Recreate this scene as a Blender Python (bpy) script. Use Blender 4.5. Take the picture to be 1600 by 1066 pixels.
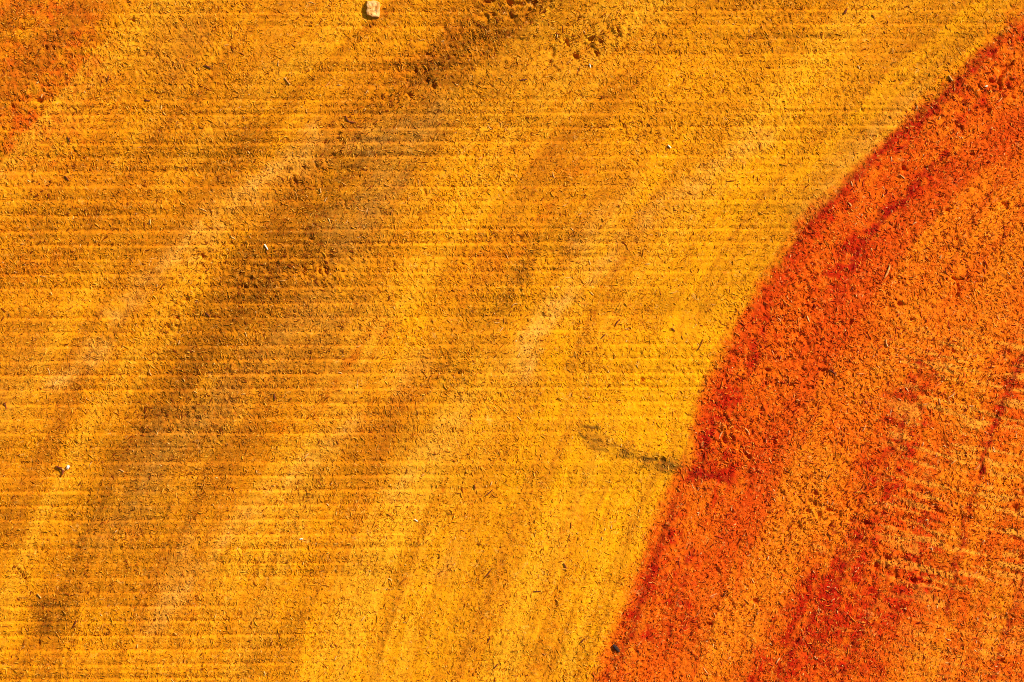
import bpy, math, random
import numpy as np

# ------------------------------------------------------------------ scene, camera, light
for o in list(bpy.data.objects):
    bpy.data.objects.remove(o)
scene = bpy.context.scene
COL = scene.collection
R = math.radians

U = 0.00015          # metres per working unit on the sawn face (the view is 1600 units = 24 cm wide)
FACE_Z = 0.40        # height of the sawn face above the ground
VW, VH = 1600.0, 1066.0

def P3(x, y, h=0.0):
    """working units on the face (x right, y away from the top of the view, h up) -> metres"""
    return ((x - VW / 2) * U, (VH / 2 - y) * U, FACE_Z + h * U)

cam_d = bpy.data.cameras.new('camera')
cam_d.sensor_width = 36.0
DIST = 0.60
cam_d.lens = 36.0 * DIST / (VW * U)
cam_d.clip_start = 0.01
cam_d.clip_end = 100.0
cam = bpy.data.objects.new('camera', cam_d)
cam.location = (0, 0, FACE_Z + DIST)
COL.objects.link(cam)
scene.camera = cam

SUN_EL = 34.0                         # degrees above the face
SUN_AZ = math.atan2(0.62, 0.78)       # in the picture: from the upper right
to_sun = (math.cos(R(SUN_EL)) * math.cos(SUN_AZ), math.cos(R(SUN_EL)) * math.sin(SUN_AZ), math.sin(R(SUN_EL)))
world = bpy.data.worlds.new('World')
scene.world = world
world.use_nodes = True
wn = world.node_tree
wn.nodes.clear()
wo = wn.nodes.new('ShaderNodeOutputWorld')
bg = wn.nodes.new('ShaderNodeBackground')
sky = wn.nodes.new('ShaderNodeTexSky')
sky.sky_type = 'NISHITA'
sky.sun_disc = False
sky.sun_elevation = R(SUN_EL)
sky.sun_rotation = math.atan2(to_sun[0], to_sun[1])
bg.inputs['Strength'].default_value = 0.10
wn.links.new(sky.outputs[0], bg.inputs[0])
wn.links.new(bg.outputs[0], wo.inputs[0])

sun_d = bpy.data.lights.new('sun', 'SUN')
sun_d.energy = 5.0
sun_d.angle = R(0.53)
sun_d.color = (1.0, 0.95, 0.87)
sun = bpy.data.objects.new('sun', sun_d)
from mathutils import Vector
sun.rotation_euler = Vector(to_sun).to_track_quat('Z', 'Y').to_euler()
sun.location = (0.5, 0.4, 1.2)
COL.objects.link(sun)

scene.render.engine = 'CYCLES'
scene.cycles.pixel_filter_type = 'BLACKMAN_HARRIS'
scene.cycles.filter_width = 1.0
scene.cycles.use_denoising = False
scene.view_settings.view_transform = 'Standard'
scene.view_settings.look = 'None'
scene.view_settings.gamma = 1.0
scene.view_settings.use_curve_mapping = False
scene.view_settings.exposure = 0.30

# ------------------------------------------------------------------ noise helpers
rng = np.random.default_rng(7)
LAT = rng.random((16, 512, 512), dtype=np.float32) * 2 - 1

def vn(u, v, k=0):
    """smooth lattice noise in -1..1"""
    u = np.asarray(u, np.float32); v = np.asarray(v, np.float32)
    iu = np.floor(u).astype(np.int32); iv = np.floor(v).astype(np.int32)
    fu = u - iu; fv = v - iv
    fu = fu * fu * fu * (fu * (fu * 6 - 15) + 10); fv = fv * fv * fv * (fv * (fv * 6 - 15) + 10)
    L = LAT[k % 16]
    a = iu & 511; b = (iu + 1) & 511; c = iv & 511; d = (iv + 1) & 511
    return (L[a, c] * (1 - fu) + L[b, c] * fu) * (1 - fv) + (L[a, d] * (1 - fu) + L[b, d] * fu) * fv

def rn(x, y, lx, ly, ang, k):
    """noise with wavelengths lx along and ly across the direction ang (degrees, y down)"""
    c, s = math.cos(R(ang)), math.sin(R(ang))
    return vn((x * c + y * s) / lx + 17.3 * k, (-x * s + y * c) / ly + 9.1 * k, k)

def iso(x, y, l, k):
    return 0.62 * rn(x, y, l, l, 31 + 13 * k, k) + 0.62 * rn(x, y, l * 1.13, l * 1.13, 74 + 29 * k, k + 5)

def fbm(x, y, l, k, n=3):
    s = 0; a = 1.0; t = 0
    for i in range(n):
        s = s + a * iso(x, y, l / (2.03 ** i), k + i); t += a; a *= 0.55
    return s / t

def sst(a, b, t):
    t = np.clip((t - a) / (b - a), 0, 1)
    return t * t * (3 - 2 * t)

# ------------------------------------------------------------------ growth-ring geometry of the log
CX, CY = 2616.0, 1391.0       # pith
EDGE = np.array([(922,1066),(949,1010),(976,949),(996,885),(1010,848),(1030,797),(1050,752),(1060,741),(1084,729),(1080,690),(1077,671),(1092,630),
                 (1121,573),(1138,539),(1165,478),(1219,411),(1252,355),(1320,277),(1398,209),(1479,135),(1533,78),(1600,13)], float)
e_t = np.arctan2(EDGE[:, 1] - CY, EDGE[:, 0] - CX) % (2 * math.pi)
e_r = np.hypot(EDGE[:, 0] - CX, EDGE[:, 1] - CY)
oi = np.argsort(e_t)
e_t, e_r = e_t[oi], e_r[oi]
for _ in range(1):
    e_r[1:-1] = .25 * e_r[:-2] + .5 * e_r[1:-1] + .25 * e_r[2:]
RH = 1704.0
RLOG = 3360.0

def ring(x, y):
    """s: units inside the heartwood edge (negative = sapwood); t: length along the ring"""
    dx = x - CX; dy = y - CY
    th = np.arctan2(dy, dx) % (2 * math.pi)
    r = np.hypot(dx, dy)
    rb = np.interp(th, np.r_[0, e_t[0] - 0.25, e_t, e_t[-1] + 0.25, 2 * math.pi], np.r_[RH, RH, e_r, RH, RH])
    return (rb - r).astype(np.float32), (th * RH).astype(np.float32)

def bands(x, y):
    """b: distance out from the heartwood along the growth bands, which open out towards the left; l: length along them"""
    d1 = np.hypot(x - CX, y - CY) - RH
    d2 = np.hypot(x - 2100, y - 1800) - 2169 + 682
    w = np.clip(d1 / 700, 0, 1)
    l = np.arctan2(y - 1800, x - 2100) * 2100
    return (d1 * (1 - w) + d2 * w).astype(np.float32), l.astype(np.float32)

# stains and painted grey sheen drawn as strokes: (channel, strength, half width, points)
ST = []
def S(ch, a, w, *pts): ST.append((ch, a, w, np.array(pts, np.float32)))
# -- sapwood: the long dim olive band and its neighbours
S('dark', .62, 62, (850,0),(700,105),(610,195),(525,300),(440,395),(345,520),(275,640),(215,735),(175,800))
S('dark', .25, 24, (790,50),(690,120),(560,240),(480,300))
S('dark', .22, 46, (520,330),(430,400),(400,450))
S('dark', .20, 44, (600,240),(520,340),(520,400),(400,520))
S('dark', .22, 34, (470,110),(360,240),(260,340),(150,400))
S('dark', .24, 60, (60,300),(160,330),(40,380))
S('dark', .20, 90, (250,60),(200,180),(330,190))
S('dark', .20, 30, (930,60),(860,120),(780,170))
S('dark', .34, 34, (860,370),(780,470),(710,590),(590,690),(520,760))
S('dark', .20, 26, (900,380),(800,430),(760,500))
S('dark', .24, 24, (700,190),(620,330),(560,440))
S('dark', .26, 30, (560,470),(480,590),(380,700))
S('dark', .34, 15, (480,950),(420,1010),(370,1050))
S('dark', .20, 60, (330,740),(240,830),(150,900))
S('dark', .18, 16, (700,760),(660,840),(620,900))
S('dark', .22, 14, (1010,480),(1040,470),(1100,480))
S('dark', .20, 12, (1250,45),(1120,70),(1060,90))
S('dark', .20, 10, (1330,50),(1240,60))
S('dark', .95, 17, (92,945),(80,958),(72,985))
S('dark', .90, 15, (75,955),(84,978))
S('dark', .50, 12, (105,925),(88,938))
S('dark', .45, 14, (22,888),(32,900))
S('dark', .35, 20, (20,815),(10,830))
S('grey', .75, 26, (690,180),(640,225),(600,250))  # grey-tan patches: sheen of smooth saw marks painted into the wood colour
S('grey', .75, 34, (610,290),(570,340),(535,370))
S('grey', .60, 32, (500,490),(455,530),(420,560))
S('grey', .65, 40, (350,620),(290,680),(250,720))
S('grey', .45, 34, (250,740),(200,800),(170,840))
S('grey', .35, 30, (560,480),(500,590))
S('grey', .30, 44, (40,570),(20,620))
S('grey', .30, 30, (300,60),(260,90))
# -- pale bloom along the rings
S('pale', .60, 15, (490,205),(420,270),(340,330),(270,400),(180,490))
S('pale', .65, 16, (160,540),(125,575),(95,600))
S('pale', .30, 22, (400,310),(260,420))
S('pale', .55, 13, (1190,210),(1070,300),(1000,360),(930,420),(860,500),(820,570))
S('pale', .55, 18, (870,490),(830,530),(815,580))
S('pale', .45, 18, (720,640),(680,690),(650,735),(620,770))
S('pale', .30, 16, (1000,290),(900,400))
S('pale', .40, 14, (560,660),(460,740),(350,840),(250,960))
S('pale', .35, 18, (300,850),(260,920),(230,990))
S('pale', .35, 14, (700,870),(690,890))
S('pale', .30, 20, (620,200),(480,250))
S('pale', .30, 22, (1440,150),(1330,250),(1260,330))
S('pale', .25, 16, (660,560),(620,600))
# -- reddish parts of the sapwood
S('red', .60, 100, (0,0),(40,100),(10,190))
S('red', .55, 60, (110,20),(130,110),(60,200))
S('red', .34, 26, (0,370),(20,420),(90,405))
S('red', .30, 30, (700,60),(640,130),(560,180))
S('red', .40, 11, (880,268),(915,272))
S('red', .26, 26, (820,390),(720,400))
S('red', .30, 20, (860,320),(820,400),(760,430),(700,470))
S('red', .22, 30, (600,520),(540,600),(420,700))
S('red', .28, 12, (600,510),(570,540),(540,560))
S('red', .25, 16, (160,826),(210,830))
S('red', .30, 10, (440,675),(415,685))
S('red', .22, 20, (970,480),(960,500),(1000,490))
S('red', .20, 30, (640,620),(560,700))
S('red', .22, 12, (900,790),(890,860),(850,1040))
S('red', .20, 10, (790,900),(760,1000),(740,1060))
S('red', .25, 14, (310,920),(290,960))
S('red', .16, 40, (250,330),(180,330))
S('red', .16, 60, (1380,30),(1300,60))
# -- yellow, clearer wood
S('yel', .70, 150, (1500,60),(1300,220),(1150,420),(1050,600),(980,700))
S('yel', .55, 80, (1030,560),(940,800),(860,1000))
S('yel', .50, 110, (940,760),(800,880),(700,1000),(560,1040))
S('yel', .40, 60, (780,330),(700,480),(640,520))
S('yel', .30, 60, (950,420),(900,560),(880,640))
S('yel', .30, 30, (60,240),(20,300))
S('yel', .25, 70, (560,60),(440,140))
S('yel', .25, 26, (560,560),(540,620),(460,700))
# -- heartwood
S('deep', .95, 7, (1535,80),(1478,140),(1400,212),(1330,278),(1285,325))
S('deep', .55, 16, (1540,80),(1480,150),(1405,225))
S('deep', .55, 9, (1470,245),(1415,310),(1350,370),(1320,430))
S('deep', .45, 26, (1480,270),(1400,330),(1345,400),(1310,450))
S('deep', .35, 40, (1600,60),(1480,170),(1360,280),(1290,340)); S('deep', .45, 36, (1290,330),(1240,400),(1190,470),(1180,560))
S('deep', .25, 50, (1330,440),(1270,480))
S('deep', .70, 26, (1140,620),(1115,670),(1110,720))
S('deep', .85, 11, (1085,748),(1110,744),(1140,748))
S('deep', .40, 46, (1200,620),(1160,720),(1110,800))
S('deep', .60, 20, (1050,810),(1030,870),(1010,930),(985,990))
S('deep', .62, 24, (1075,880),(1060,930),(1050,990))
S('deep', .45, 30, (1010,1000),(960,1066))
S('deep', .50, 30, (1450,560),(1420,640),(1385,780)); S('deep', .62, 38, (1400,630),(1395,700),(1380,730))
S('deep', .55, 40, (1380,760),(1430,790),(1445,850))
S('deep', .85, 32, (1345,835),(1310,890),(1270,940),(1230,985))
S('deep', .80, 46, (1320,950),(1240,1010),(1200,1066))
S('deep', .70, 36, (1400,900),(1440,920),(1360,960))
S('deep', .55, 50, (1360,1000),(1340,1066))
S('deep', .50, 7, (1600,560),(1570,620),(1545,690),(1530,740))
S('deep', .32, 10, (1520,790),(1500,870),(1490,930))
S('deep', .40, 22, (1595,600),(1580,690))
S('deep', .45, 18, (1590,840),(1570,900))
S('deep', .32, 26, (1590,60),(1560,130),(1510,180))
S('deep', .28, 22, (1490,690),(1460,720))
S('deep', .30, 16, (1590,960),(1540,980))
S('amber', .70, 34, (1290,720),(1262,760),(1275,800))
S('amber', .55, 50, (1250,820),(1215,870),(1160,930),(1120,1000))
S('amber', .45, 26, (1300,600),(1260,660),(1240,720))
S('amber', .55, 44, (1580,360),(1560,470),(1500,560))
S('amber', .40, 40, (1440,480),(1420,560),(1350,600))
S('amber', .85, 60, (1560,950),(1500,1000),(1450,1050))
S('amber', .7, 34, (1590,740),(1560,800)); S('amber', .6, 30, (1500,850),(1540,900))
S('amber', .65, 34, (1510,600),(1490,740))
S('amber', .40, 24, (1500,850),(1470,880))
S('amber', .30, 60, (1500,250),(1450,380),(1380,470))
S('amber', .30, 40, (1160,980),(1100,1060))
# -- small knot scar that meets the heartwood edge
S('scar', .8, 3.5, (905,672),(912,667),(935,667))
S('scar', .7, 3.5, (903,676),(915,688),(950,693),(975,702))
S('scar', .6, 3.5, (925,700),(960,708),(985,706))
S('scar', .55, 4, (945,716),(990,715))
S('scar', .95, 4, (1024,716),(1040,720))
S('scar', .6, 3.5, (1005,712),(1045,722),(1080,724))
S('scar', .95, 4, (1080,719),(1084,725))
S('scar', .55, 4, (1025,732),(1055,740))
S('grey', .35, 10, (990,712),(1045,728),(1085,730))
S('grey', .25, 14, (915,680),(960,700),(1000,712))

S('dark', .55, 10, (915,682),(950,694),(985,706))
S('dark', .55, 9, (985,708),(1020,716)); S('dark', .65, 11, (1000,716),(1045,724),(1082,730))
S('scar', .80, 4, (1010,714),(1026,717),(1042,722),(1062,724))
S('scar', .60, 3, (1000,728),(1050,731),(1082,731))
# -- where the saw tore crumbs out of the face
S('torn', .9, 24, (850,5),(760,25)); S('torn', .5, 26, (760,30),(660,115),(590,165)); S('torn', .8, 22, (860,100),(900,75),(970,50))
S('torn', .6, 24, (545,190),(480,270)); S('torn', .7, 26, (370,440),(470,410),(520,425)); S('torn', .4, 26, (280,500),(320,400))
S('torn', .35, 60, (10,30),(30,170)); S('torn', .25, 40, (110,40),(130,120)); S('torn', .35, 30, (440,560),(330,620),(230,660))
S('torn', .6, 60, (1170,560),(1250,510),(1290,620)); S('torn', .8, 26, (1255,820),(1285,785),(1310,815)); S('torn', .7, 30, (1350,815),(1380,880),(1440,905))
S('torn', .6, 24, (1450,785),(1465,795)); S('torn', .6, 34, (1490,170),(1560,120)); S('torn', .6, 30, (1125,690),(1150,680)); S('torn', .5, 30, (1590,780),(1590,860))
S('torn', .4, 60, (1400,470),(1500,380)); S('torn', .35, 50, (1200,660),(1170,720)); S('torn', .6, 18, (25,890),(30,900)); S('torn', .3, 60, (1450,240),(1560,330))
# -- thin dark ring lines of the heartwood
S('line', .70, 6, (1600,20),(1535,80),(1478,138),(1400,214),(1330,280),(1262,350),(1220,415))
S('line', .60, 6, (1545,85),(1490,140),(1440,190))
S('line', .80, 4, (1478,240),(1415,310),(1362,362),(1330,420))
S('line', .45, 4, (1380,330),(1335,400),(1310,470))
S('line', .80, 3.5, (1600,555),(1572,620),(1548,685),(1530,740))
S('line', .75, 3.5, (1530,740),(1512,810),(1495,880),(1480,960))
S('line', .60, 4, (1440,560),(1415,640),(1400,700))
S('line', .70, 5, (1120,660),(1100,700),(1092,740))
S('line', .70, 6, (1080,748),(1110,744),(1138,750))
S('line', .50, 5, (1060,770),(1030,850),(1000,950),(965,1040))
S('line', .40, 4, (1085,850),(1060,940),(1040,1020))
S('line', .60, 5, (1350,830),(1300,920),(1250,1000),(1215,1066))
S('line', .55, 4, (1390,900),(1340,990),(1310,1066))
S('line', .50, 4, (1590,230),(1530,330),(1480,420))
S('line', .55, 4, (1600,900),(1570,990),(1550,1066))

CH = ['line', 'dark', 'grey', 'pale', 'red', 'yel', 'deep', 'amber', 'scar']

def stroke_field(x, y, ch, warp=True):
    """coverage of one stroke channel at points x, y"""
    out = np.zeros(x.shape, np.float32)
    if warp:
        wx = x + 14 * iso(x, y, 46, 2) + 6 * iso(x, y, 15, 6) + 3.0 * iso(x, y, 6, 3)
        wy = y + 10 * iso(x, y, 46, 9) + 5 * iso(x, y, 15, 12) + 2.0 * iso(x, y, 6, 8)
    else:
        wx = x + 6 * iso(x, y, 12, 2) + 3 * iso(x, y, 5, 4); wy = y + 3.5 * iso(x, y, 12, 9) + 2.5 * rn(x, y, 12, 3.5, 0, 5)
    for c, a, w, pts in ST:
        if c != ch: continue
        m = 2.6 * w + 26
        sel = np.nonzero((x > pts[:, 0].min() - m) & (x < pts[:, 0].max() + m) & (y > pts[:, 1].min() - m) & (y < pts[:, 1].max() + m))[0]
        if not len(sel): continue
        px, py = wx[sel], wy[sel]
        d2 = np.full(px.shape, 1e12, np.float32)
        for (ax, ay), (bx, by) in zip(pts[:-1], pts[1:]):
            ex, ey = bx - ax, by - ay
            t = np.clip(((px - ax) * ex + (py - ay) * ey) / (ex * ex + ey * ey + 1e-6), 0, 1)
            d2 = np.minimum(d2, (px - ax - t * ex) ** 2 + (py - ay - t * ey) ** 2)
        v = a * np.exp(-d2 / (1.15 * w * w))
        out[sel] = 1 - (1 - out[sel]) * (1 - v)
    return out

# ------------------------------------------------------------------ torn pits: x, y, radius
PITS = [(1384,553,5),(1489,548,4),(1577,551,4),(1288,580,6),(1198,578,6),(1168,485,4),(1406,477,5),(1425,500,5),(1131,688,6),(1144,686,6),
 (1122,691,5),(1269,480,5),(1494,374,5),(1280,456,4),(1536,440,4),(1453,787,6),(1462,795,6),(1354,817,7),(1386,870,7),(1369,885,7),(1426,907,6),
 (1450,910,6),(1464,890,4),(1249,824,5),(1263,799,5),(1273,789,5),(1280,807,5),(1295,795,5),(1301,799,5),(1296,821,5),(1276,770,5),(1587,795,7),
 (1598,767,6),(1588,841,5),(1593,871,6),(1168,713,6),(1567,1034,6),(1271,1045,5),(1111,976,5),(1070,800,4),(1585,150,5),(1545,174,5),(1572,319,5),
 (1413,262,6),(1445,263,4),(763,3,7),(797,4,7),(817,5,5),(836,3,7),(770,24,5),(822,25,5),(798,27,5),(885,66,6),(923,61,6),(940,64,6),(967,47,6),
 (933,83,7),(901,89,7),(858,98,5),(668,83,5),(650,110,6),(667,125,5),(677,132,6),(640,150,5),(597,152,5),(474,423,6),(498,419,5),(510,424,6),
 (381,448,5),(376,429,5),(316,401,5),(290,470,4),(486,374,5),(277,499,4),(209,32,4),(60,158,5),(35,45,4),
 (20,165,5),(70,75,4),(461,283,5),(475,262,4),(60,1005,4),(1003,595,4),(905,1000,3),(1180,940,5),(1215,560,5),(1235,600,4),(1250,520,5),(1230,640,4),
 (1300,640,4),(1330,505,5),(1225,500,4),(1190,640,4),(1210,690,5),(560,275,4),(540,320,4),(1500,200,5),(1520,240,4),(1480,330,4)]
# cracks torn along the grain: half width, depth, points
CRACKS = [(2.0,3.5,[(1024,716),(1041,720)]),(1.8,3,[(1081,719),(1084,725)]),(2.2,6,[(1488,436),(1496,440),(1499,452),(1494,462)]),(2.0,5,[(1496,440),(1504,436)]),
 (3.0,7,[(1548,126),(1560,131),(1564,116),(1571,106),(1582,99)]),(2.2,5,[(1564,116),(1562,140)]),
 (1.5,2,[(1545,690),(1530,740)]),(1.4,2,[(1565,628),(1552,668)]),(1.6,4,[(1190,700),(1195,690)]),
 (2.2,6,[(474,417),(475,430)]),(2.0,6,[(505,416),(512,430)]),(2.0,5,[(496,420),(502,428)]),
 (2.0,5,[(1198,578),(1197,600)]),(1.3,1.6,[(765,985),(745,1060)]),(1.3,1.2,[(790,930),(762,1010)]),(1.3,1.2,[(875,925),(865,955)]),(1.4,3,[(40,905),(28,890)])]

def pit_field(x, y):
    out = np.zeros(x.shape, np.float32)
    wob = 2.6 * iso(x, y, 7, 4) + 1.6 * iso(x, y, 3.6, 2); wob2 = 2.6 * iso(x, y, 7, 11) + 1.6 * iso(x, y, 3.6, 8)
    def near(xs, ys, m):
        return np.nonzero((x > min(xs) - m) & (x < max(xs) + m) & (y > min(ys) - m) & (y < max(ys) + m))[0]
    for px, py, pr in PITS:
        s = near([px], [py], pr * 3)
        an = (px * 7.31 + py * 3.77) % math.pi; ca_, sa_ = math.cos(an), math.sin(an); asp = .65 + .35 * ((px * .37 + py * .61) % 1)
        ux, uy = x[s] + wob[s] - px, y[s] + wob2[s] - py
        d = np.hypot((ux * ca_ + uy * sa_) * asp, (-ux * sa_ + uy * ca_) / asp ** .5)
        out[s] = np.maximum(out[s], pr * 1.15 * sst(pr * 1.05, pr * 0.35, d))
    for w, dep, pts in CRACKS:
        s = near([p[0] for p in pts], [p[1] for p in pts], 12)
        qx, qy = x[s] + wob[s] * .8, y[s] + wob2[s] * .8
        d2 = np.full(qx.shape, 1e9, np.float32)
        for (ax, ay), (bx, by) in zip(pts[:-1], pts[1:]):
            ex, ey = bx - ax, by - ay
            t = np.clip(((qx - ax) * ex + (qy - ay) * ey) / (ex * ex + ey * ey), 0, 1)
            d2 = np.minimum(d2, (qx - ax - t * ex) ** 2 + (qy - ay - t * ey) ** 2)
        out[s] = np.maximum(out[s], dep * sst(w * 1.5, w * .4, np.sqrt(d2)))
    return out

def ridge_amount(x, y):
    """how strongly the saw left its steps"""
    a = 0.75 * sst(800, 420, x + 0.25 * (y - 600)) * sst(120, 420, y + 0.25 * x) + 0.85
    a *= 1 - 0.8 * sst(560, 760, x + 1.1 * (y - 850)) * sst(700, 820, y)
    a *= 0.90 + 0.50 * rn(x, y, 210, 23, 0, 3) + 0.40 * iso(x, y, 90, 5)
    return np.clip(a, 0, 2)

def field(x, y, fine=True):
    """relief (units above the mean face) and masks for points on the face"""
    s, t = ring(x, y)
    jag = 4 * iso(x, y, 14, 1) + 4 * iso(x, y, 6, 7) + 5 * iso(x, y, 70, 9)
    heart = sst(-17, 13, s + jag + 4 * iso(x, y, 4.5, 10) + 5 * vn(s / 7, t / 60, 11))
    m = {'heart': heart}
    # --- saw steps
    ph = (y + 1.6 * rn(x, y, 600, 90, 0, 6) + 0.004 * x) / 22.6 + 0.03 * rn(x, y, 120, 24, 0, 10)
    f = ph - np.floor(ph)
    saw = np.where(f < .07, -1 + 1.35 * f / .07, np.where(f < .55, .35 * (1 - (f - .07) / .48), -((np.maximum(f - .55, 0) / .45) ** 1.7)))
    row = np.floor(ph).astype(np.int32)
    each = 0.75 + 0.4 * np.abs(LAT[2][(row * 7) & 511, 3])
    out = np.hypot(np.maximum(np.abs(x - 800) - 920, 0), np.maximum(np.abs(y - 533) - 613, 0))
    ra = ridge_amount(x, y) * (1 - heart) * (1 - .9 * sst(200, 480, out))
    ph2 = (y + 0.6 * rn(x, y, 400, 60, 0, 2) + 0.004 * x) / 10.7
    f2 = ph2 - np.floor(ph2)
    row2 = np.floor(ph2).astype(np.int32)
    fine_ra = np.clip(ra, 0, 1) * np.clip(.75 + .6 * rn(x, y, 160, 11, 0, 14), 0, 1.3) * (.3 + np.abs(LAT[4][(row2 * 5) & 511, 9]))
    h = 1.3 * ra * each * saw + 1.0 * fine_ra * np.where(f2 < .16, f2 / .16, 1 - (f2 - .16) / .84)
    m['ridge'] = ra
    m['phase'] = f
    # wide undulation of the cut and the wavy grain near the right-hand side
    h += 2.2 * rn(x, y, 420, 46, 0, 13) * (1 - heart) + 1.5 * fbm(x, y, 120, 2)
    wav = heart * sst(1330, 1480, x) * sst(420, 560, y)
    h += 1.2 * wav * rn(x + 0 * y, y + 0.00012 * (x - 1500) ** 2, 95, 11, 14, 5)
    # growth-ring relief
    h += 0.9 * vn(s / 15 + 0.6 * iso(x, y, 80, 3), t / 520, 4) * sst(500, 800, y)
    if fine:
        pit = pit_field(x, y)
        nb = stroke_field(x, y, 'dark')
        # fuzz: the dense short fibre ends, combed in different directions over the face
        amp = (0.80 + 0.42 * heart + 0.30 * nb - 0.12 * stroke_field(x, y, 'yel')) * (1 + 0.30 * iso(x, y, 60, 14) + 0.25 * rn(x, y, 150, 13, 0, 7))
        amp = np.clip(amp, .35, 2)
        w1 = sst(-.3, .3, iso(x, y, 110, 2) + .55 * nb - .25); w2 = sst(700, 860, y + .15 * x) * (1 - heart)
        fz = FUZZ[0] * (1 - w1) + FUZZ[1] * w1
        fz = fz * (1 - w2) + FUZZ[2] * w2
        fz = fz * (1 - .7 * heart) + .75 * heart * FUZZ[3]
        fz = fz / np.sqrt((1 - w1) ** 2 + w1 ** 2)
        h += amp * (0.36 * fz - 0.45 * np.clip(-fz - 1.15, 0, 3) + 0.06 * iso(x, y, 7.5, 8))
        # short curved tears
        for k, (l, br, dep) in enumerate([(13, 21, 1.5), (10, 15, 1.2), (19, 26, 2.1)]):
            n = rn(x, y, l * 1.2, l * .9, 100 - 47 * k, 2 + 3 * k) + 0.35 * iso(x, y, l * .6, 7 + k)
            gate = sst(0.12, 0.5, iso(x, y, br, 1 + 4 * k) + 0.20 * heart + 0.15 * nb - 0.06)
            wdt = 0.16 + 0.06 * heart
            h -= dep * (0.22 + 0.36 * heart + 0.28 * nb) * gate * sst(wdt, 0.03, np.abs(n))
        # torn-out clumps, commonest in the heartwood
        cl = iso(x, y, 8.5, 10) + 0.5 * iso(x, y, 45, 6)
        h -= (0.3 + 0.7 * heart) * sst(0.66 - 0.12 * heart, 0.95, cl)
        tl = sst(230, 40, x) * sst(260, 120, y)
        h -= 0.9 * tl * sst(0.35, 0.8, iso(x, y, 6, 13))
        torn = stroke_field(x, y, 'torn')
        crumb = torn * 4.0 * sst(.18, .62, iso(x, y, 7.5, 13) + .3 * iso(x, y, 4, 6))
        pit = np.maximum(pit, crumb)
        h -= pit
        m['pit'] = pit
        m['torn'] = torn
    return h.astype(np.float32), m, s, t

# ------------------------------------------------------------------ materials
def nodes_of(name):
    m = bpy.data.materials.new(name)
    m.use_nodes = True
    nt = m.node_tree
    return m, nt, nt.nodes['Principled BSDF']

def attr(nt, name):
    n = nt.nodes.new('ShaderNodeAttribute'); n.attribute_name = name
    return n.outputs['Fac']

def mix(nt, fac, a, b, mode='MIX'):
    n = nt.nodes.new('ShaderNodeMix'); n.data_type = 'RGBA'; n.blend_type = mode
    n.clamp_factor = True
    for sock, v in ((n.inputs[0], fac), (n.inputs[6], a), (n.inputs[7], b)):
        if isinstance(v, (int, float)): sock.default_value = v
        elif isinstance(v, tuple): sock.default_value = (*v, 1)
        else: nt.links.new(v, sock)
    return n.outputs[2]

def noise(nt, vec, scale, detail=2, rough=.5, dist=0.0):
    n = nt.nodes.new('ShaderNodeTexNoise')
    n.inputs['Scale'].default_value = scale; n.inputs['Detail'].default_value = detail
    n.inputs['Roughness'].default_value = rough; n.inputs['Distortion'].default_value = dist
    nt.links.new(vec, n.inputs['Vector'])
    return n.outputs['Fac']

def ramp(nt, v, a, b, lo=0.0, hi=1.0):
    n = nt.nodes.new('ShaderNodeMapRange'); n.interpolation_type = 'SMOOTHSTEP'
    n.inputs['From Min'].default_value = a; n.inputs['From Max'].default_value = b
    n.inputs['To Min'].default_value = lo; n.inputs['To Max'].default_value = hi
    nt.links.new(v, n.inputs['Value'])
    return n.outputs[0]

def mul(nt, a, b):
    n = nt.nodes.new('ShaderNodeMath'); n.operation = 'MULTIPLY'
    for i, v in enumerate((a, b)):
        if isinstance(v, (int, float)): n.inputs[i].default_value = v
        else: nt.links.new(v, n.inputs[i])
    return n.outputs[0]

def lin(r, g, b):
    f = lambda c: (c / 255 / 12.92) if c / 255 <= .04045 else ((c / 255 + .055) / 1.055) ** 2.4
    return (f(r), f(g), f(b))

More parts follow.
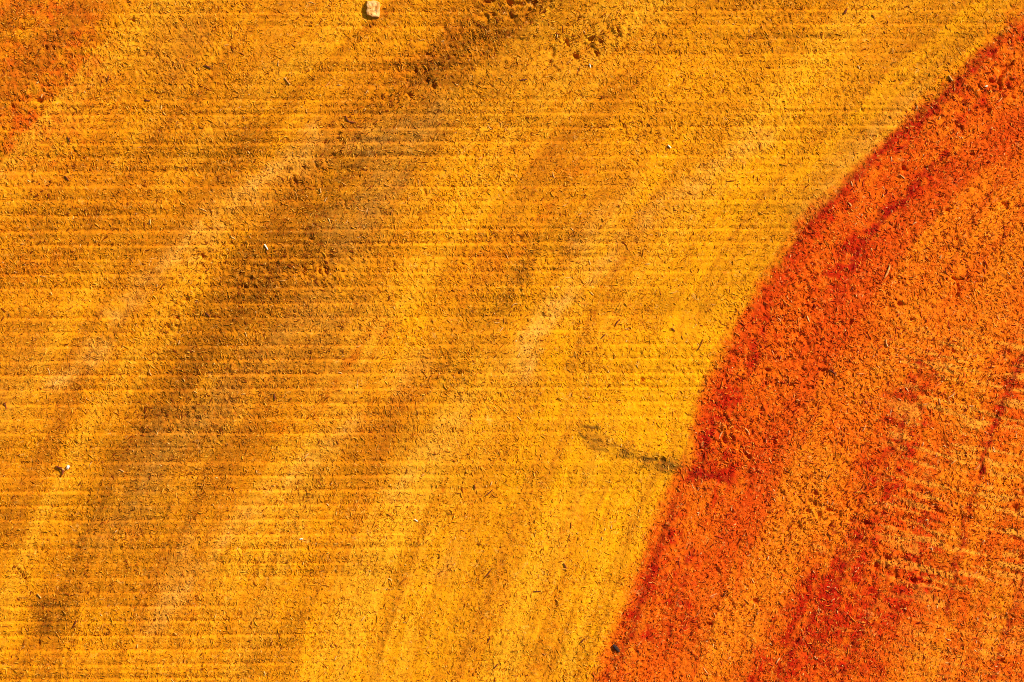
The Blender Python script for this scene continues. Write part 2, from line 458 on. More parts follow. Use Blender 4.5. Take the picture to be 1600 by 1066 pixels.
def wood_material():
    m, nt, bs = nodes_of('sawn_wood')
    tc = nt.nodes.new('ShaderNodeTexCoord').outputs['Object']
    px = 1 / U
    # sapwood: orange-yellow, mottled
    n_big = noise(nt, tc, px / 130, 3, .6)
    n_mid = noise(nt, tc, px / 30, 3, .6)
    n_fine = noise(nt, tc, px / 5.5, 2, .6)
    n_fib = noise(nt, tc, px / 9, 2, .6, 1.2)
    sap = mix(nt, ramp(nt, n_big, .35, .65), lin(222, 132, 7), lin(240, 149, 6))
    sap = mix(nt, attr(nt, 'yel'), sap, lin(250, 164, 4))
    sap = mix(nt, mul(nt, attr(nt, 'ring'), .5), sap, lin(200, 112, 14))
    sap = mix(nt, attr(nt, 'red'), sap, lin(214, 88, 7))
    sap = mix(nt, mul(nt, attr(nt, 'band_dark'), .62), sap, lin(176, 92, 8))
    sap = mix(nt, mul(nt, attr(nt, 'band_pale'), .5), sap, lin(248, 170, 30))
    sap = mix(nt, mul(nt, attr(nt, 'dark'), 1.08), sap, lin(150, 82, 6))
    sap = mix(nt, mul(nt, attr(nt, 'grey'), .62), sap, lin(184, 120, 38))  # painted saw-mark sheen, and the greyish wood of the knot scar
    sap = mix(nt, mul(nt, attr(nt, 'pale'), .80), sap, lin(242, 168, 58))
    sap = mix(nt, mul(nt, attr(nt, 'scar'), .9), sap, lin(98, 60, 8))
    # heartwood: orange to red
    hw = mix(nt, ramp(nt, n_big, .35, .65), lin(238, 98, 5), lin(242, 112, 7))
    hw = mix(nt, ramp(nt, n_mid, .45, .75, 0, .5), hw, lin(236, 88, 4))
    hw = mix(nt, mul(nt, attr(nt, 'ring'), .45), hw, lin(200, 60, 8))
    hw = mix(nt, mul(nt, attr(nt, 'amber'), .72), hw, lin(240, 144, 16))
    hw = mix(nt, attr(nt, 'deep'), hw, lin(192, 34, 3))
    hw = mix(nt, mul(nt, attr(nt, 'band_dark'), .60), hw, lin(206, 54, 4))
    hw = mix(nt, mul(nt, attr(nt, 'band_pale'), .40), hw, lin(244, 140, 14))
    hw = mix(nt, attr(nt, 'wavy'), hw, lin(246, 164, 44))
    hw = mix(nt, attr(nt, 'line'), hw, lin(150, 12, 4))
    col = mix(nt, attr(nt, 'heart'), sap, hw)
    # flecks of resin and of pale broken fibre, irrespective of the relief
    col = mix(nt, ramp(nt, n_fine, .54, .74, 0, .55), col, lin(176, 64, 4))
    col = mix(nt, ramp(nt, n_fib, .60, .80, 0, .34), col, lin(255, 190, 92))
    tone = attr(nt, 'tone')  # low tones darken fibres, partly painting in small specks of shade
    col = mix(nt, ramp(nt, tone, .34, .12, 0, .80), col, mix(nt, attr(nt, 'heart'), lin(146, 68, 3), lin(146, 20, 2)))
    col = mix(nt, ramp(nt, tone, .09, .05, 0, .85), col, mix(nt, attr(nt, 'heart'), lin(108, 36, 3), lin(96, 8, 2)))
    col = mix(nt, ramp(nt, tone, .76, 1.0, 0, .45), col, lin(255, 184, 62))
    nt.links.new(col, bs.inputs['Base Color'])
    bs.inputs['Roughness'].default_value = 0.85
    bs.inputs['Specular IOR Level'].default_value = 0.06
    bp = nt.nodes.new('ShaderNodeBump')
    bp.inputs['Strength'].default_value = 0.8
    bp.inputs['Distance'].default_value = 1.6 * U
    nt.links.new(noise(nt, tc, px / 3.2, 2, .7), bp.inputs['Height'])
    nt.links.new(bp.outputs[0], bs.inputs['Normal'])
    return m

def bark_material():
    m, nt, bs = nodes_of('bark')
    tc = nt.nodes.new('ShaderNodeTexCoord').outputs['Object']
    mp = nt.nodes.new('ShaderNodeMapping'); mp.inputs['Scale'].default_value = (1, 1, .25)
    nt.links.new(tc, mp.inputs['Vector'])
    n = noise(nt, mp.outputs[0], 60, 6, .65)
    nt.links.new(mix(nt, ramp(nt, n, .35, .65), (.035, .020, .012), (.16, .095, .06)), bs.inputs['Base Color'])
    bs.inputs['Roughness'].default_value = .9
    bp = nt.nodes.new('ShaderNodeBump'); bp.inputs['Strength'].default_value = .8; bp.inputs['Distance'].default_value = .006
    nt.links.new(n, bp.inputs['Height']); nt.links.new(bp.outputs[0], bs.inputs['Normal'])
    return m

def chip_material(name, a, b, scale=40):
    m, nt, bs = nodes_of(name)
    tc = nt.nodes.new('ShaderNodeTexCoord').outputs['Object']
    n = noise(nt, tc, 1 / U / 6, 3, .65)
    nt.links.new(mix(nt, ramp(nt, n, .35, .68), a, b), bs.inputs['Base Color'])
    bs.inputs['Roughness'].default_value = .7
    bs.inputs['Specular IOR Level'].default_value = .25
    bp = nt.nodes.new('ShaderNodeBump'); bp.inputs['Strength'].default_value = .5; bp.inputs['Distance'].default_value = U
    nt.links.new(noise(nt, tc, 1 / U / 2.5, 2, .6), bp.inputs['Height']); nt.links.new(bp.outputs[0], bs.inputs['Normal'])
    return m

def fibre_material():
    m, nt, bs = nodes_of('wood_fibre')
    a = attr(nt, 'tone'); hh = attr(nt, 'heart')
    sap = mix(nt, ramp(nt, a, .0, .5), lin(150, 70, 8), lin(232, 146, 12))
    hw = mix(nt, ramp(nt, a, .0, .5), lin(170, 42, 8), lin(240, 116, 14))
    c = mix(nt, hh, sap, hw)
    c = mix(nt, ramp(nt, a, .80, 1.0, 0, .6), c, lin(255, 206, 130))
    nt.links.new(c, bs.inputs['Base Color'])
    bs.inputs['Roughness'].default_value = .7
    bs.inputs['Specular IOR Level'].default_value = .2
    return m

M_WOOD, M_BARK, M_FIB = wood_material(), bark_material(), fibre_material()

# ------------------------------------------------------------------ mesh helper
def mesh_np(name, verts, quads, mat, attrs=None, smooth=True, tris=None):
    me = bpy.data.meshes.new(name)
    verts = np.asarray(verts, np.float32)
    fq = np.asarray(quads, np.int32).reshape(-1, 4) if quads is not None else np.zeros((0, 4), np.int32)
    me.vertices.add(len(verts)); me.vertices.foreach_set('co', verts.ravel())
    me.loops.add(fq.size); me.loops.foreach_set('vertex_index', fq.ravel())
    me.polygons.add(len(fq))
    me.polygons.foreach_set('loop_start', np.arange(0, fq.size, 4, dtype=np.int32))
    me.polygons.foreach_set('use_smooth', np.full(len(fq), smooth, bool))
    me.update(calc_edges=True)
    for k, v in (attrs or {}).items():
        a = me.attributes.new(k, 'FLOAT', 'POINT'); a.data.foreach_set('value', np.asarray(v, np.float32))
    me.materials.append(mat)
    return me

def link(name, me, parent=None):
    o = bpy.data.objects.new(name, me); COL.objects.link(o)
    if parent is not None: o.parent = parent
    return o

# ------------------------------------------------------------------ the sawn log
log = bpy.data.objects.new('sawn_log', None)
log.empty_display_size = .05
COL.objects.link(log)
log['label'] = 'sawn end of a log with yellow sapwood and red-orange heartwood filling the picture'
log['category'] = 'log'

STEP = 2.0
X0, X1, Y0, Y1 = -120.0, 1720.0, -80.0, 1146.0
nx = int((X1 - X0) / STEP) + 1; ny = int((Y1 - Y0) / STEP) + 1
gx = np.linspace(X0, X1, nx, dtype=np.float32); gy = np.linspace(Y0, Y1, ny, dtype=np.float32)
GX, GY = np.meshgrid(gx, gy)
vx, vy = GX.ravel(), GY.ravel()

def combed(seed, deg, along, across):
    """white noise smeared into short strokes: unit variance"""
    r = np.random.default_rng(seed)
    F = np.fft.rfft2(r.standard_normal((ny, nx)))
    ky = np.fft.fftfreq(ny)[:, None] * 2 * math.pi / STEP; kx = np.fft.rfftfreq(nx)[None] * 2 * math.pi / STEP
    c, s_ = math.cos(R(deg)), -math.sin(R(deg))
    ka = kx * c + ky * s_; kb = -kx * s_ + ky * c
    g = np.exp(-.5 * ((ka * along) ** 2 + (kb * across) ** 2))
    o_ = np.fft.irfft2(F * g, s=(ny, nx))
    return (o_ / o_.std()).ravel().astype(np.float32)
FUZZ = [.8 * combed(1, -58, 2.6, .95) + .6 * combed(5, 100, 2.0, .95), combed(2, 42, 3.4, .9),
        .8 * combed(3, 66, 3.0, .95) + .6 * combed(6, 20, 1.8, 1.0), .75 * combed(4, 80, 2.2, 1.15) + .65 * combed(7, -40, 2.4, 1.1)]
H, MASK, SS, TT = field(vx, vy, True)
HG = H.reshape(ny, nx)

def masks(x, y, m, s, t):
    a = {'heart': m['heart']}
    for c in CH:
        a[c] = stroke_field(x, y, c, c not in ('scar', 'line'))
    # stains and painted sheen are broken up by the grain
    br = np.clip(0.85 + 0.45 * iso(x, y, 22, 3) + 0.35 * rn(x, y, 60, 7, 0, 9), .25, 1.3)
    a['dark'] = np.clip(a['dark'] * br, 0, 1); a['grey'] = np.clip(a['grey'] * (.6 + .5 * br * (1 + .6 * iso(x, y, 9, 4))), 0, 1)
    a['pale'] = np.clip(a['pale'] * np.clip(.8 + .7 * iso(x, y, 14, 5) + .4 * iso(x, y, 40, 8), 0, 1.4), 0, 1)
    a['red'] = np.clip(a['red'] * np.clip(.8 + .6 * iso(x, y, 16, 7) + .4 * rn(x, y, 90, 9, 0, 2) + .7 * iso(x, y, 7, 3), 0, 1.6), 0, 1)
    a['deep'] = np.clip(a['deep'] * np.clip(.85 + .55 * iso(x, y, 18, 9) + .75 * iso(x, y, 8, 1), 0, 1.5), 0, 1)
    a['scar'] = np.clip(a['scar'] * np.clip(.7 + .4 * iso(x, y, 6, 3) + 1.1 * rn(x, y, 46, 3.6, 10, 8), 0, 1.3), 0, 1)
    a['line'] = np.clip(a['line'] * np.clip(.95 + .5 * iso(x, y, 14, 3) + .4 * iso(x, y, 5, 8), 0, 1.3), 0, 1)
    a['ring'] = np.clip(.25 + .7 * vn(s / 26, t / 420, 8) + .5 * vn(s / 9, t / 260, 3), 0, 1)
    # shaded rows of the saw relief painted lightly into the sapwood colour
    a['ring'] = np.clip(a['ring'] + .28 * (1 - m['heart']) * sst(.1, .7, rn(x, y, 170, 12, 0, 11)), 0, 1)
    b, l = bands(x, y)
    b = b + 7 * iso(x, y, 60, 12)
    st = 1.1 * vn(b / 64, l / 900, 1) + .7 * vn(b / 27, l / 600, 6) + .50 * vn(b / 11, l / 300, 9) + .40 * vn(b / 5, l / 150, 13)
    st = st * (1 - .35 * a['yel']) + .25 * iso(x, y, 9, 2)
    a['band_dark'] = np.clip(-st - .10, 0, 1); a['band_pale'] = np.clip(st - .25, 0, 1)
    sk = np.clip(.85 + .55 * vn(b / 13, l / 260, 2) + .45 * vn(b / 5.5, l / 120, 7) + .35 * rn(x, y, 70, 6, 0, 12), .2, 1.6)
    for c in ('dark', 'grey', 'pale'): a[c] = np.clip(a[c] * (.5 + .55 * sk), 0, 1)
    a['deep'] = np.clip(a['deep'] * (.65 + .6 * sk), 0, 1)
    a['band_dark'] = np.clip(a['band_dark'] + .55 * sst(690, 850, y + .1 * (x - 800)) * (1 - m['heart']) * np.clip(1.7 * vn(s / 7, t / 260, 5) - .45, 0, 1), 0, 1)
    yy = y + 0.0004 * (x - 1500) ** 2
    w = sst(1330, 1470, x) * sst(470, 560, y) * sst(.22, .6, rn(x, yy, 56, 5.2, 14, 6) + .25 * iso(x, y, 6, 3)) + .8 * sst(1240, 1300, x) * sst(600, 720, y) * sst(.62, .9, rn(x, yy, 55, 7, 6, 1))
    a['wavy'] = np.clip(w * m['heart'] * .55 * (1 - .5 * sst(880, 960, y)), 0, .55)
    return a

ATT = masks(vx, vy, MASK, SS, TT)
V1 = np.empty((len(vx), 3), np.float32)
V1[:, 0] = (vx - VW / 2) * U; V1[:, 1] = (VH / 2 - vy) * U; V1[:, 2] = FACE_Z + H * U
ii = (np.arange(ny - 1)[:, None] * nx + np.arange(nx - 1)[None, :]).ravel()
Q1 = np.stack([ii, ii + nx, ii + nx + 1, ii + 1], 1)

# the rest of the face, out to the bark, in a coarser loft
NA, NR = 1200, 130
ccx, ccy = 800.0, 533.0
ang = np.linspace(0, 2 * math.pi, NA, endpoint=False)
ca, sa = np.cos(ang), np.sin(ang)
hw_, hh_ = (X1 - X0) / 2 - 4, (Y1 - Y0) / 2 - 4
rin = np.minimum(hw_ / np.maximum(np.abs(ca), 1e-6), hh_ / np.maximum(np.abs(sa), 1e-6))
def log_radius(th):
    return RLOG * (1 + .018 * np.sin(3 * th + .6) + .012 * np.sin(5 * th + 2) + .006 * np.sin(11 * th))
dx, dy = ccx - CX, ccy - CY
rout = np.full(NA, 3000.0)
for _ in range(40):
    qx, qy = dx + rout * ca, dy + rout * sa
    Rl = log_radius(np.arctan2(qy, qx))
    bq = dx * ca + dy * sa
    rout = -bq + np.sqrt(np.maximum(bq * bq - (dx * dx + dy * dy - Rl * Rl), 1))
fr = np.linspace(0, 1, NR) ** 1.5
LX = ccx + (rin[None] + (rout - rin)[None] * fr[:, None]) * ca[None]
LY = ccy + (rin[None] + (rout - rin)[None] * fr[:, None]) * sa[None]
lx, ly = LX.ravel().astype(np.float32), LY.ravel().astype(np.float32)
LH, LM, LS, LT = field(lx, ly, False)
LA = masks(lx, ly, LM, LS, LT)
LH = LH - np.where((lx > X0) & (lx < X1) & (ly > Y0) & (ly < Y1), 1.6, 0)
V2 = np.stack([(lx - VW / 2) * U, (VH / 2 - ly) * U, FACE_Z + LH * U], 1).astype(np.float32)
r_i = np.arange(NR - 1)[:, None]; a_i = np.arange(NA)[None, :]; a_j = (a_i + 1) % NA
n1 = len(V1)
Q2 = np.stack([(r_i * NA + a_i).ravel(), (r_i * NA + a_j).ravel(), ((r_i + 1) * NA + a_j).ravel(), ((r_i + 1) * NA + a_i).ravel()], 1)[:, ::-1] + n1
V = np.concatenate([V1, V2]); Q = np.concatenate([Q1, Q2])
A = {k: np.concatenate([ATT[k], LA[k]]) for k in ATT}
A['tone'] = np.full(len(V), .5, np.float32)
hf = A['heart'][Q].mean(1) > .5
for nm, sel, lab in (('sapwood', ~hf, 'yellow-orange sapwood ribbed by saw marks'), ('heartwood', hf, 'red-orange heartwood with torn pitted grain')):
    q = Q[sel]
    used = np.unique(q)
    remap = np.full(len(V), -1, np.int32); remap[used] = np.arange(len(used))
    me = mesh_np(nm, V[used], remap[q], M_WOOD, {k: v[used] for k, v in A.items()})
    o = link(nm, me, log); o['label'] = lab

# the nap of torn fibre ends that stands up from the cut: far too many to count
def nap(n, outer=False):
    r = np.random.default_rng(34 if outer else 33)
    if outer:
        x = r.uniform(-480, 2080, n).astype(np.float32); y = r.uniform(-430, 1496, n).astype(np.float32)
        far = np.hypot(np.maximum(np.abs(x - 800) - 916, 0), np.maximum(np.abs(y - 533) - 609, 0))
        keep = (far > 0) & (r.random(n) < 1 - .85 * sst(190, 400, far)); x, y, far = x[keep], y[keep], far[keep]
        g0, mk, s_, t_ = field(x, y, False)
        at_ = masks(x, y, mk, s_, t_)
        gi = np.arange(len(x)); zero = np.zeros(len(x), np.float32)
        src = {'heart': mk['heart'], 'phase': mk['phase'], 'ridge': mk['ridge'], 'pit': zero, 'torn': zero}
        size = 1.15 + .55 * sst(0, 120, far)
    else:
        x = r.uniform(X0 + 3, X1 - 3, n).astype(np.float32); y = r.uniform(Y0 + 3, Y1 - 3, n).astype(np.float32)
        gi = np.clip(((y - Y0) / STEP + .5).astype(int), 0, ny - 1) * nx + np.clip(((x - X0) / STEP + .5).astype(int), 0, nx - 1)
        g0, at_, src = HG.ravel(), ATT, MASK
        size = np.ones(len(x), np.float32)
    n = len(x)
    heart = src['heart'][gi]; dark = at_['dark'][gi]; yel = at_['yel'][gi]
    crest = sst(.14, .05, np.abs(src['phase'][gi] - .08)) * np.clip(src['ridge'][gi], 0, 1)     # the saw left the step edges clean
    keep = r.random(n) < (.62 + .20 * heart + .20 * dark - .28 * yel + .35 * iso(x, y, 34, 6)) * (1 - .65 * crest) * (1 - .85 * sst(1.2, 3.0, src['pit'][gi]))
    x, y, gi, heart, dark, yel, size = (a[keep] for a in (x, y, gi, heart, dark, yel, size)); n = len(x)
    wa = iso(x, y, 110, 2) + .55 * dark - .25                       # combing direction follows the saw and the rings
    base = np.where(wa > 0, R(44), np.where(y > 740, R(70), R(120)))
    az = np.where(r.random(n) < .6, r.normal(0, .45, n) + base, r.uniform(0, 2 * math.pi, n)) + math.pi * (r.random(n) < .5)
    ln = r.gamma(3.6, 1.08, n).clip(1.6, 11) * (1 - .15 * heart); w = r.uniform(.44, .90, n)
    rise = r.gamma(2.4, .60, n).clip(.2, 4.0) * (.8 + .05 * heart + .30 * dark - .15 * yel)
    tone = r.uniform(.12, 1, n)
    fleck = r.random(n) < .03 + .06 * heart + .16 * src['torn'][gi] + .06 * at_['red'][gi] + .03 * dark - .02 * yel      # dark shreds, coloured to stand in for tiny shadow specks too
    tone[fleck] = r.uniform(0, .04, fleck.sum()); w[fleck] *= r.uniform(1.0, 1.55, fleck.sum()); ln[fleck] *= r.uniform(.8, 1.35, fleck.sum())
    bend = r.normal(0, .38, n); roll = r.uniform(-.7, .7, n)
    ln *= size; w *= size; rise *= size
    vs = []
    px, py = x.copy(), y.copy()
    for j, (f, tw) in enumerate(((0, 1.0), (.5, .9), (1.0, .25))):
        a = az + bend * f
        ax_, ay_ = np.cos(a), -np.sin(a)
        if j: px = px + ax_ * ln * .5; py = py + ay_ * ln * .5
        k = gi if outer else np.clip(((py - Y0) / STEP + .5).astype(int), 0, ny - 1) * nx + np.clip(((px - X0) / STEP + .5).astype(int), 0, nx - 1)
        z = np.maximum(g0[gi] - .25 + rise * (f ** .8), g0[k] + .10 + .50 * f * rise)
        for sd in (-1, 1):
            vs.append(np.stack([px - ay_ * w * tw * sd * np.cos(roll), py + ax_ * w * tw * sd * np.cos(roll), z + sd * w * tw * np.sin(roll)], 1))
    vs = np.stack(vs, 1).reshape(-1, 3)
    out = np.stack([(vs[:, 0] - VW / 2) * U, (VH / 2 - vs[:, 1]) * U, FACE_Z + vs[:, 2] * U], 1)
    q = (np.array([(0, 1, 3, 2), (2, 3, 5, 4)])[None] + (np.arange(n) * 6)[:, None, None]).reshape(-1, 4)
    at = {k: np.repeat(v[gi], 6) for k, v in at_.items()}
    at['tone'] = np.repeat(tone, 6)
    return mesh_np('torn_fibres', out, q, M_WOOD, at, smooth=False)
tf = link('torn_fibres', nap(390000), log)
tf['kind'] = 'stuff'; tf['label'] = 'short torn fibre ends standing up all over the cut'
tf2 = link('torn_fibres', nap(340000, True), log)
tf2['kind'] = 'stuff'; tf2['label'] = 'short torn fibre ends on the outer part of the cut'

# bark: a furrowed shell round the log, outside the picture
def bark_shell():
    n, lv = 420, 26
    th = np.linspace(0, 2 * math.pi, n, endpoint=False)
    rows = []
    prof = [(-2, -6), (40, 6), (95, 2), (120, -40)] + [(122, -40 - (FACE_Z / U - 40) * k / (lv - 4)) for k in range(1, lv - 3)]
    for j, (dr, z) in enumerate(prof):
        fur = 0 if j == 0 else 1
        rr = log_radius(th) + dr + fur * (16 * vn(th * 40, np.full(n, j * .35), 3) + 26 * np.abs(vn(th * 16, np.full(n, j * .2), 5)))
        px_, py_ = CX + rr * np.cos(th), CY + rr * np.sin(th)
        rows.append(np.stack([(px_ - VW / 2) * U, (VH / 2 - py_) * U, np.full(n, FACE_Z + z * U)], 1))
    vv = np.concatenate(rows)
    r = np.arange(len(rows) - 1)[:, None]; a = np.arange(n)[None]; b = (a + 1) % n
    q = np.stack([(r * n + a).ravel(), (r * n + b).ravel(), ((r + 1) * n + b).ravel(), ((r + 1) * n + a).ravel()], 1)
    return mesh_np('bark', vv, q, M_BARK)
link('bark', bark_shell(), log)

def surf(x, y):
    """height of the built face"""
    i = int(round((x - X0) / STEP)); j = int(round((y - Y0) / STEP))
    i = min(max(i, 1), nx - 2); j = min(max(j, 1), ny - 2)
    return float(HG[j - 1:j + 2, i - 1:i + 2].mean())

# ------------------------------------------------------------------ loose fibres and sawdust (uncountable)
def fibres(n):
    r = np.random.default_rng(21)
    x = r.uniform(X0 + 10, X1 - 10, n * 2).astype(np.float32); y = r.uniform(Y0 + 10, Y1 - 10, n * 2).astype(np.float32)
    s, t = ring(x, y); heart = sst(-4, 4, s)
    dens = 0.30 + .34 * heart + .30 * iso(x, y, 70, 2) + .35 * stroke_field(x, y, 'dark') - .12 * stroke_field(x, y, 'yel')
    k = np.nonzero(r.random(n * 2) < dens)[0][:n]
    x, y, heart = x[k], y[k], heart[k]; n = len(k)
    ln = r.gamma(2.6, 1.9, n).clip(2.0, 14); wd = r.uniform(.45, .95, n) + .15 * heart
    a0 = np.where(r.random(n) < .6, r.normal(R(62), .7, n), r.uniform(0, math.pi, n)); bend = r.normal(0, .8, n)
    lift = r.uniform(.2, 1.3, n); tone = r.random(n)
    segs = 3
    cx, cy = x.copy(), y.copy(); vs = []
    ih = lambda qx, qy: HG[np.clip(((qy - Y0) / STEP + .5).astype(int), 0, ny - 1), np.clip(((qx - X0) / STEP + .5).astype(int), 0, nx - 1)]
    for j in range(segs + 1):
        f = j / segs
        aa = a0 + bend * (f - .5)
        dxx, dyy = np.cos(aa), -np.sin(aa)
        w = wd * (math.sin(math.pi * (.12 + .76 * f)) ** .6)
        hz = ih(cx, cy) * .55 + lift * (0.25 + math.sin(math.pi * (.1 + .8 * f)))
        for side in (-1, 0, 1):
            vs.append(np.stack([cx - dyy * w * side, cy + dxx * w * side, hz + (0.7 * w if side == 0 else -.5)], 1))
        cx = cx + dxx * ln / segs; cy = cy + dyy * ln / segs
    nv = 3 * (segs + 1)
    vs = np.stack(vs, 1).reshape(-1, 3)
    out = np.stack([(vs[:, 0] - VW / 2) * U, (VH / 2 - vs[:, 1]) * U, FACE_Z + vs[:, 2] * U], 1)
    q = []
    for j in range(segs):
        b = 3 * j
        q += [(b, b + 1, b + 4, b + 3), (b + 1, b + 2, b + 5, b + 4)]
    q = (np.array(q)[None] + (np.arange(n) * nv)[:, None, None]).reshape(-1, 4)
    return mesh_np('sawdust', out, q, M_FIB, {'tone': np.repeat(tone, nv), 'heart': np.repeat(heart, nv)}, smooth=False)
fb = link('sawdust', fibres(9000))
fb['kind'] = 'stuff'; fb['label'] = 'fine torn wood fibres and sawdust clinging all over the sawn face'; fb['category'] = 'sawdust'

# ------------------------------------------------------------------ countable chips and splinters
M_CREAM = chip_material('cream_wood', lin(214, 134, 44), lin(246, 190, 112))
M_WHITE = chip_material('white_wood', lin(240, 220, 170), lin(255, 246, 222))
M_ORANGE = chip_material('orange_wood', lin(220, 120, 30), lin(250, 178, 90))
M_BROWN = chip_material('brown_wood', lin(84, 30, 12), lin(150, 66, 18))
M_BLACK = chip_material('dark_bark', lin(34, 20, 14), lin(74, 40, 22))
MATS = {'cream': M_CREAM, 'white': M_WHITE, 'orange': M_ORANGE, 'brown': M_BROWN, 'black': M_BLACK}
rnd = random.Random(5)

def tag(o, label, cat, group=None):
    o['label'] = label; o['category'] = cat
    if group: o['group'] = group
    return o

def splinter(x, y, pts, w, th, mat, label, name='wood_splinter', lift=0.6):
    """a tapered sliver along pts (units, relative to x, y), w half width, th thickness"""
    base = surf(x, y)
    pts = np.array(pts, float)
    # resample
    L = np.r_[0, np.cumsum(np.hypot(*np.diff(pts, axis=0).T))]
    n = 7
    u = np.linspace(0, L[-1], n)
    cxs, cys = np.interp(u, L, pts[:, 0]), np.interp(u, L, pts[:, 1])
    ox, oy, _ = P3(x, y, 0)
    V_, F_ = [], []
    for i in range(n):
        f = i / (n - 1)
        tx = cxs[min(i + 1, n - 1)] - cxs[max(i - 1, 0)]; ty = cys[min(i + 1, n - 1)] - cys[max(i - 1, 0)]
        l = math.hypot(tx, ty) or 1; tx, ty = tx / l, ty / l
        ww = w * (max(math.sin(math.pi * (.10 + .80 * f)), .2) ** .6) * rnd.uniform(.82, 1.15)
        zz = lift + th * .35 * math.sin(math.pi * f) + rnd.uniform(-.15, .15) * th
        for sx, sz in ((-1, 0), (-.55, .85), (.4, 1), (1, .25), (.6, -.6), (-.6, -.6)):
            V_.append(((cxs[i] - ty * ww * sx) * U, -(cys[i] + tx * ww * sx) * U, (zz + sz * th) * U))
    for i in range(n - 1):
        for k in range(6):
            a, b = i * 6 + k, i * 6 + (k + 1) % 6
            F_.append((a, b, b + 6, a + 6))
    F_.append(tuple(range(5, -1, -1))); F_.append(tuple((n - 1) * 6 + k for k in range(6)))
    me = bpy.data.meshes.new(name); me.from_pydata(V_, [], F_); me.materials.append(MATS[mat])
    import bmesh
    bm = bmesh.new(); bm.from_mesh(me); bmesh.ops.recalc_face_normals(bm, faces=bm.faces); bm.to_mesh(me); bm.free()
    o = link(name, me); o.location = (ox, oy, FACE_Z + (base + th * .4) * U)
    return tag(o, label, 'wood chip' if name in ('wood_chip', 'wood_flake') else 'splinter')

def line(deg, ln, bend=0.0):
    """straight or bowed sliver; deg measured as seen, counter-clockwise from the right"""
    c, s = math.cos(R(deg)), -math.sin(R(deg))
    return [((f - .5) * ln * c - s * bend * ln * (1 - (2 * f - 1) ** 2), (f - .5) * ln * s + c * bend * ln * (1 - (2 * f - 1) ** 2)) for f in (0, .25, .5, .75, 1)]

# the square cream chip at the top edge
def square_chip(x, y):
    outline = [(-8, -14), (-3, -13.2), (1, -15), (6, -14), (11, -11.5), (12, -6), (11, 0), (11.4, 6), (10.6, 11.6), (5, 10.8), (0, 11), (-4.5, 8.6), (-8.4, 7.2), (-9.6, 2), (-8, -3), (-9.2, -8)]
    z = surf(x, y)
    import bmesh
    bm = bmesh.new()
    rr = random.Random(3)
    rings = []
    for f, zz in ((.94, -1.2), (1.0, 1.2), (1.0, 4.2), (.93, 6.0), (.66, 6.9), (.34, 6.2)):
        rings.append([bm.verts.new((px * f * U, -py * f * U, (zz + rr.uniform(-.7, .7) + .12 * (-px - py * .3) * (1 if zz > 2 else 0)) * U)) for px, py in outline])
    top = bm.verts.new((0.5 * U, 0, 6.4 * U)); bot = bm.verts.new((0, 0, -1.2 * U))
    n = len(outline)
    for a, b in zip(rings[:-1], rings[1:]):
        for i in range(n):
            bm.faces.new((a[i], a[(i + 1) % n], b[(i + 1) % n], b[i]))
    for i in range(n):
        bm.faces.new((rings[-1][i], rings[-1][(i + 1) % n], top)); bm.faces.new((rings[0][(i + 1) % n], rings[0][i], bot))
    bmesh.ops.recalc_face_normals(bm, faces=bm.faces)
    me = bpy.data.meshes.new('wood_chip'); bm.to_mesh(me); bm.free(); me.materials.append(M_CREAM)
    o = link('wood_chip', me); o.location = P3(x, y, z + 1.0)
    return tag(o, 'squarish cream wood chip with a hard shadow at the top edge', 'wood chip')
square_chip(582, 16)

# forked brown sliver and white flake, left side
def forked(x, y):
    root = bpy.data.objects.new('forked_splinter', None); COL.objects.link(root)
    root.location = P3(x, y, surf(x, y)); root.empty_display_size = .002
    tag(root, 'forked brown wood sliver beside the white flake near the left edge', 'splinter')
    for pts, w, th, mt in (([(-9, -4), (-4, -1), (2, 1)], 1.5, 1.5, 'brown'), ([(1, 0), (2, 5), (1, 10)], 1.5, 1.5, 'brown'), ([(0, 0), (4, 3)], 1.2, 1.6, 'orange')):
        o = splinter(x, y, pts, w, th, mt, '', 'prong', 1.6)
        for k in ('label', 'category'): del o[k]
        o.parent = root; o.location = (0, 0, 1.2 * U)
forked(97, 732)
splinter(106.5, 730, line(70, 6.5), 2.7, 2.4, 'white', 'bright white flake beside the forked brown sliver near the left edge', 'wood_flake', 1.4)

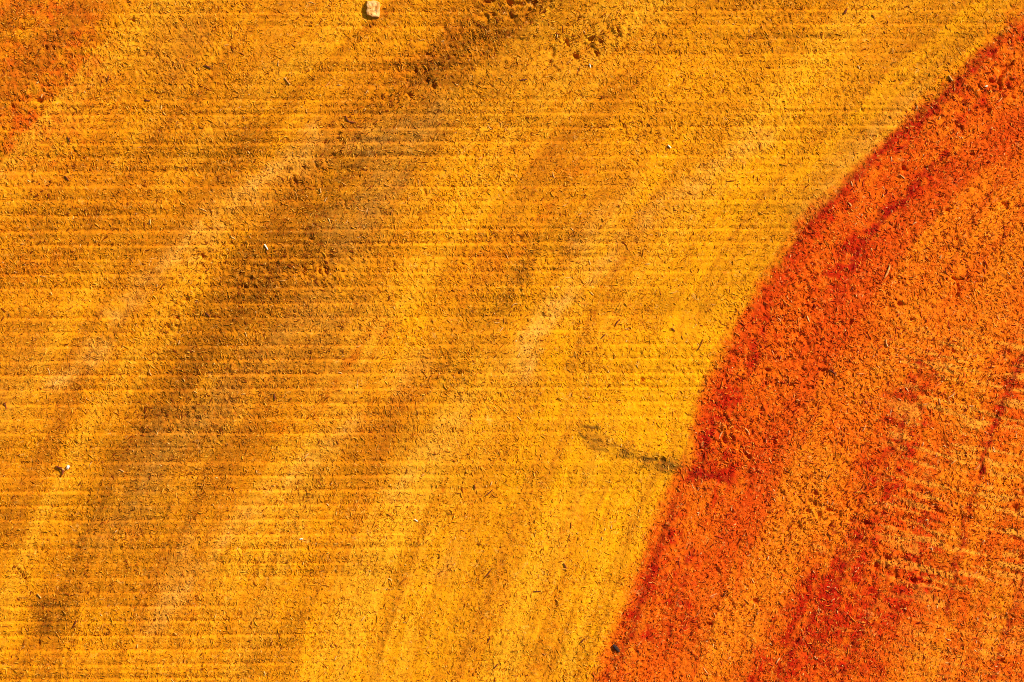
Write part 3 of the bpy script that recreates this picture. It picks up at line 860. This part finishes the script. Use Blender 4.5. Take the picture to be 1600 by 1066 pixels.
SPL = [
 (416,386,line(-57,10),1.7,2.0,'white','small white splinter on the dark band, left of centre'),
 (1386,425,line(66,22,.04),2.3,2.6,'orange','long upright orange splinter on the heartwood below its upper corner'),
 (1321,18,line(62,11),2.2,2.6,'brown','dark wedge-shaped splinter at the top edge right of centre'),
 (963,1013,line(-48,15),3.0,2.4,'black','almost black bark fleck on the heartwood edge at the bottom'),
 (1094,539,line(64,20,.03),1.1,1.6,'brown','long thin dark splinter on yellow wood just left of the heartwood'),
 (471,842,line(10,5),1.8,1.6,'white','tiny pale fleck low in the left half'),
 (1046,229,line(-45,7),1.5,1.8,'white','tiny white fleck on yellow wood right of the top centre'),
 (922,103,line(-75,6),1.4,1.6,'white','tiny pale fleck just below the cluster of torn pits at top'),
 (546,188,[(-6,-7),(-2,2),(11,4)],1.5,1.9,'brown','hooked dark splinter above the dark band, upper left of centre'),
 (818,125,line(6,12),1.6,1.8,'brown','short level dark splinter below the torn pits at top'),
 (324,105,line(-22,13,-.08),1.6,2.0,'brown','short dark splinter in the upper left quarter'),
 (449,127,line(-52,14),1.4,2.0,'orange','thin orange splinter at the head of the faint upper streak'),
 (501,298,line(-80,7),1.3,1.8,'cream','tiny cream splinter among the torn fibres of the dark band'),
 (280,535,line(72,7),1.3,1.7,'cream','tiny cream splinter left of the grey sheen'),
 (235,582,line(-70,9,.12),1.4,1.8,'orange','curled orange splinter left of the grey sheen'),
 (430,620,line(-82,10,.08),1.6,2.0,'brown','upright dark splinter on the ribbed grey sheen'),
 (9,634,line(-74,11),1.6,1.8,'brown','dark splinter at the left edge, half way down'),
 (764,770,line(40,17,.04),1.2,1.7,'brown','slim slanting dark splinter low in the middle'),
 (763,896,line(52,20),1.2,1.7,'brown','longest slanting dark splinter in the bottom middle'),
 (742,761,line(-75,8),1.2,1.6,'brown','short upright dark splinter left of the slim slanting one low in the middle'),
 (965,505,line(58,15,-.1),1.3,1.8,'brown','bowed dark splinter right of the picture centre'),
 (943,525,line(46,9),1.4,1.8,'brown','short dark splinter below the bowed one right of centre'),
 (1052,515,line(-42,8),1.2,1.6,'brown','short dark splinter on yellow wood between the bowed one and the heartwood'),
 (117,975,line(60,11),1.5,1.8,'brown','dark splinter just right of the dark stain at lower left'),
 (62,931,line(-50,9),1.2,1.7,'cream','thin cream splinter just above the dark stain at lower left'),
 (1301,581,line(-32,14),1.3,1.3,'brown','dark splinter beside a pit in the middle of the heartwood'),
 (1485,122,line(-55,10),1.6,2.2,'cream','cream splinter lying across the upper heartwood edge'),
 (1328,319,line(-50,7),1.6,2.0,'cream','pale fleck just inside the heartwood edge'),
 (1541,135,line(10,5),1.9,1.8,'white','tiny white fleck left of the dark crack at upper right'),
 (1563,156,line(50,9),1.5,2.0,'cream','cream splinter below the dark crack at upper right'),
 (1386,536,line(-75,13,.1),1.3,1.8,'cream','bowed cream splinter above a round pit in the heartwood'),
 (1410,276,line(-40,9),1.2,1.6,'cream','thin cream splinter above the dark ring line in the heartwood'),
 (751,247,line(35,6),1.5,1.6,'cream','tiny cream fleck right of the grey sheen in the upper middle'),
 (650,813,line(-35,6),1.6,1.6,'white','tiny white fleck low in the middle of the yellow wood'),
 (883,884,line(-62,9),1.3,1.7,'brown','dark splinter on yellow wood in the lower middle'),
 (910,1001,line(52,9),1.6,1.8,'brown','short thick dark splinter left of the bark fleck at the bottom'),
 (764,999,line(68,11),1.4,1.8,'brown','dark splinter standing along a ring line at the bottom'),
 (775,1041,line(50,11),1.4,1.8,'brown','lowest dark splinter in the bottom middle'),
 (839,924,line(4,13),1.2,1.6,'brown','level dark splinter in the bottom middle'),
 (1295,745,line(62,10),1.7,1.9,'brown','dark splinter on the amber patch of the heartwood'),
 (1133,927,line(66,10),1.4,1.8,'brown','dark splinter in the lower left of the heartwood'),
 (1490,722,line(36,11),1.2,1.8,'cream','cream splinter among the wavy grain at right'),
 (169,122,line(76,9),1.3,1.8,'brown','upright dark splinter near the reddish top left corner'),
 (108,218,line(-62,9),1.4,1.8,'brown','dark splinter below the reddish top left corner'),
 (230,157,line(-6,9),1.7,1.8,'brown','level dark splinter in the upper left quarter'),
 (105,279,line(-48,9),1.4,1.8,'brown','dark slanting splinter near the left edge, upper part'),
 (290,263,line(80,8),1.5,1.8,'brown','short upright dark splinter in the upper left'),
 (325,492,line(-44,10),1.4,1.8,'brown','dark splinter left of the ribbed dark band'),
 (512,132,line(48,10),1.3,1.8,'orange','orange splinter right of the faint upper streak'),
 (190,735,line(-30,8),1.3,1.7,'cream','small cream splinter right of the forked sliver'),
]
for x, y, pts, w, th, mt, lab in SPL:
    fleck = 'fleck' in lab
    if mt in ('brown', 'orange', 'cream') : w *= .72; th *= .6
    elif mt == 'white': w *= .68; th *= .7
    splinter(x, y, pts, w, th, mt, lab, 'wood_flake' if fleck else 'wood_splinter')
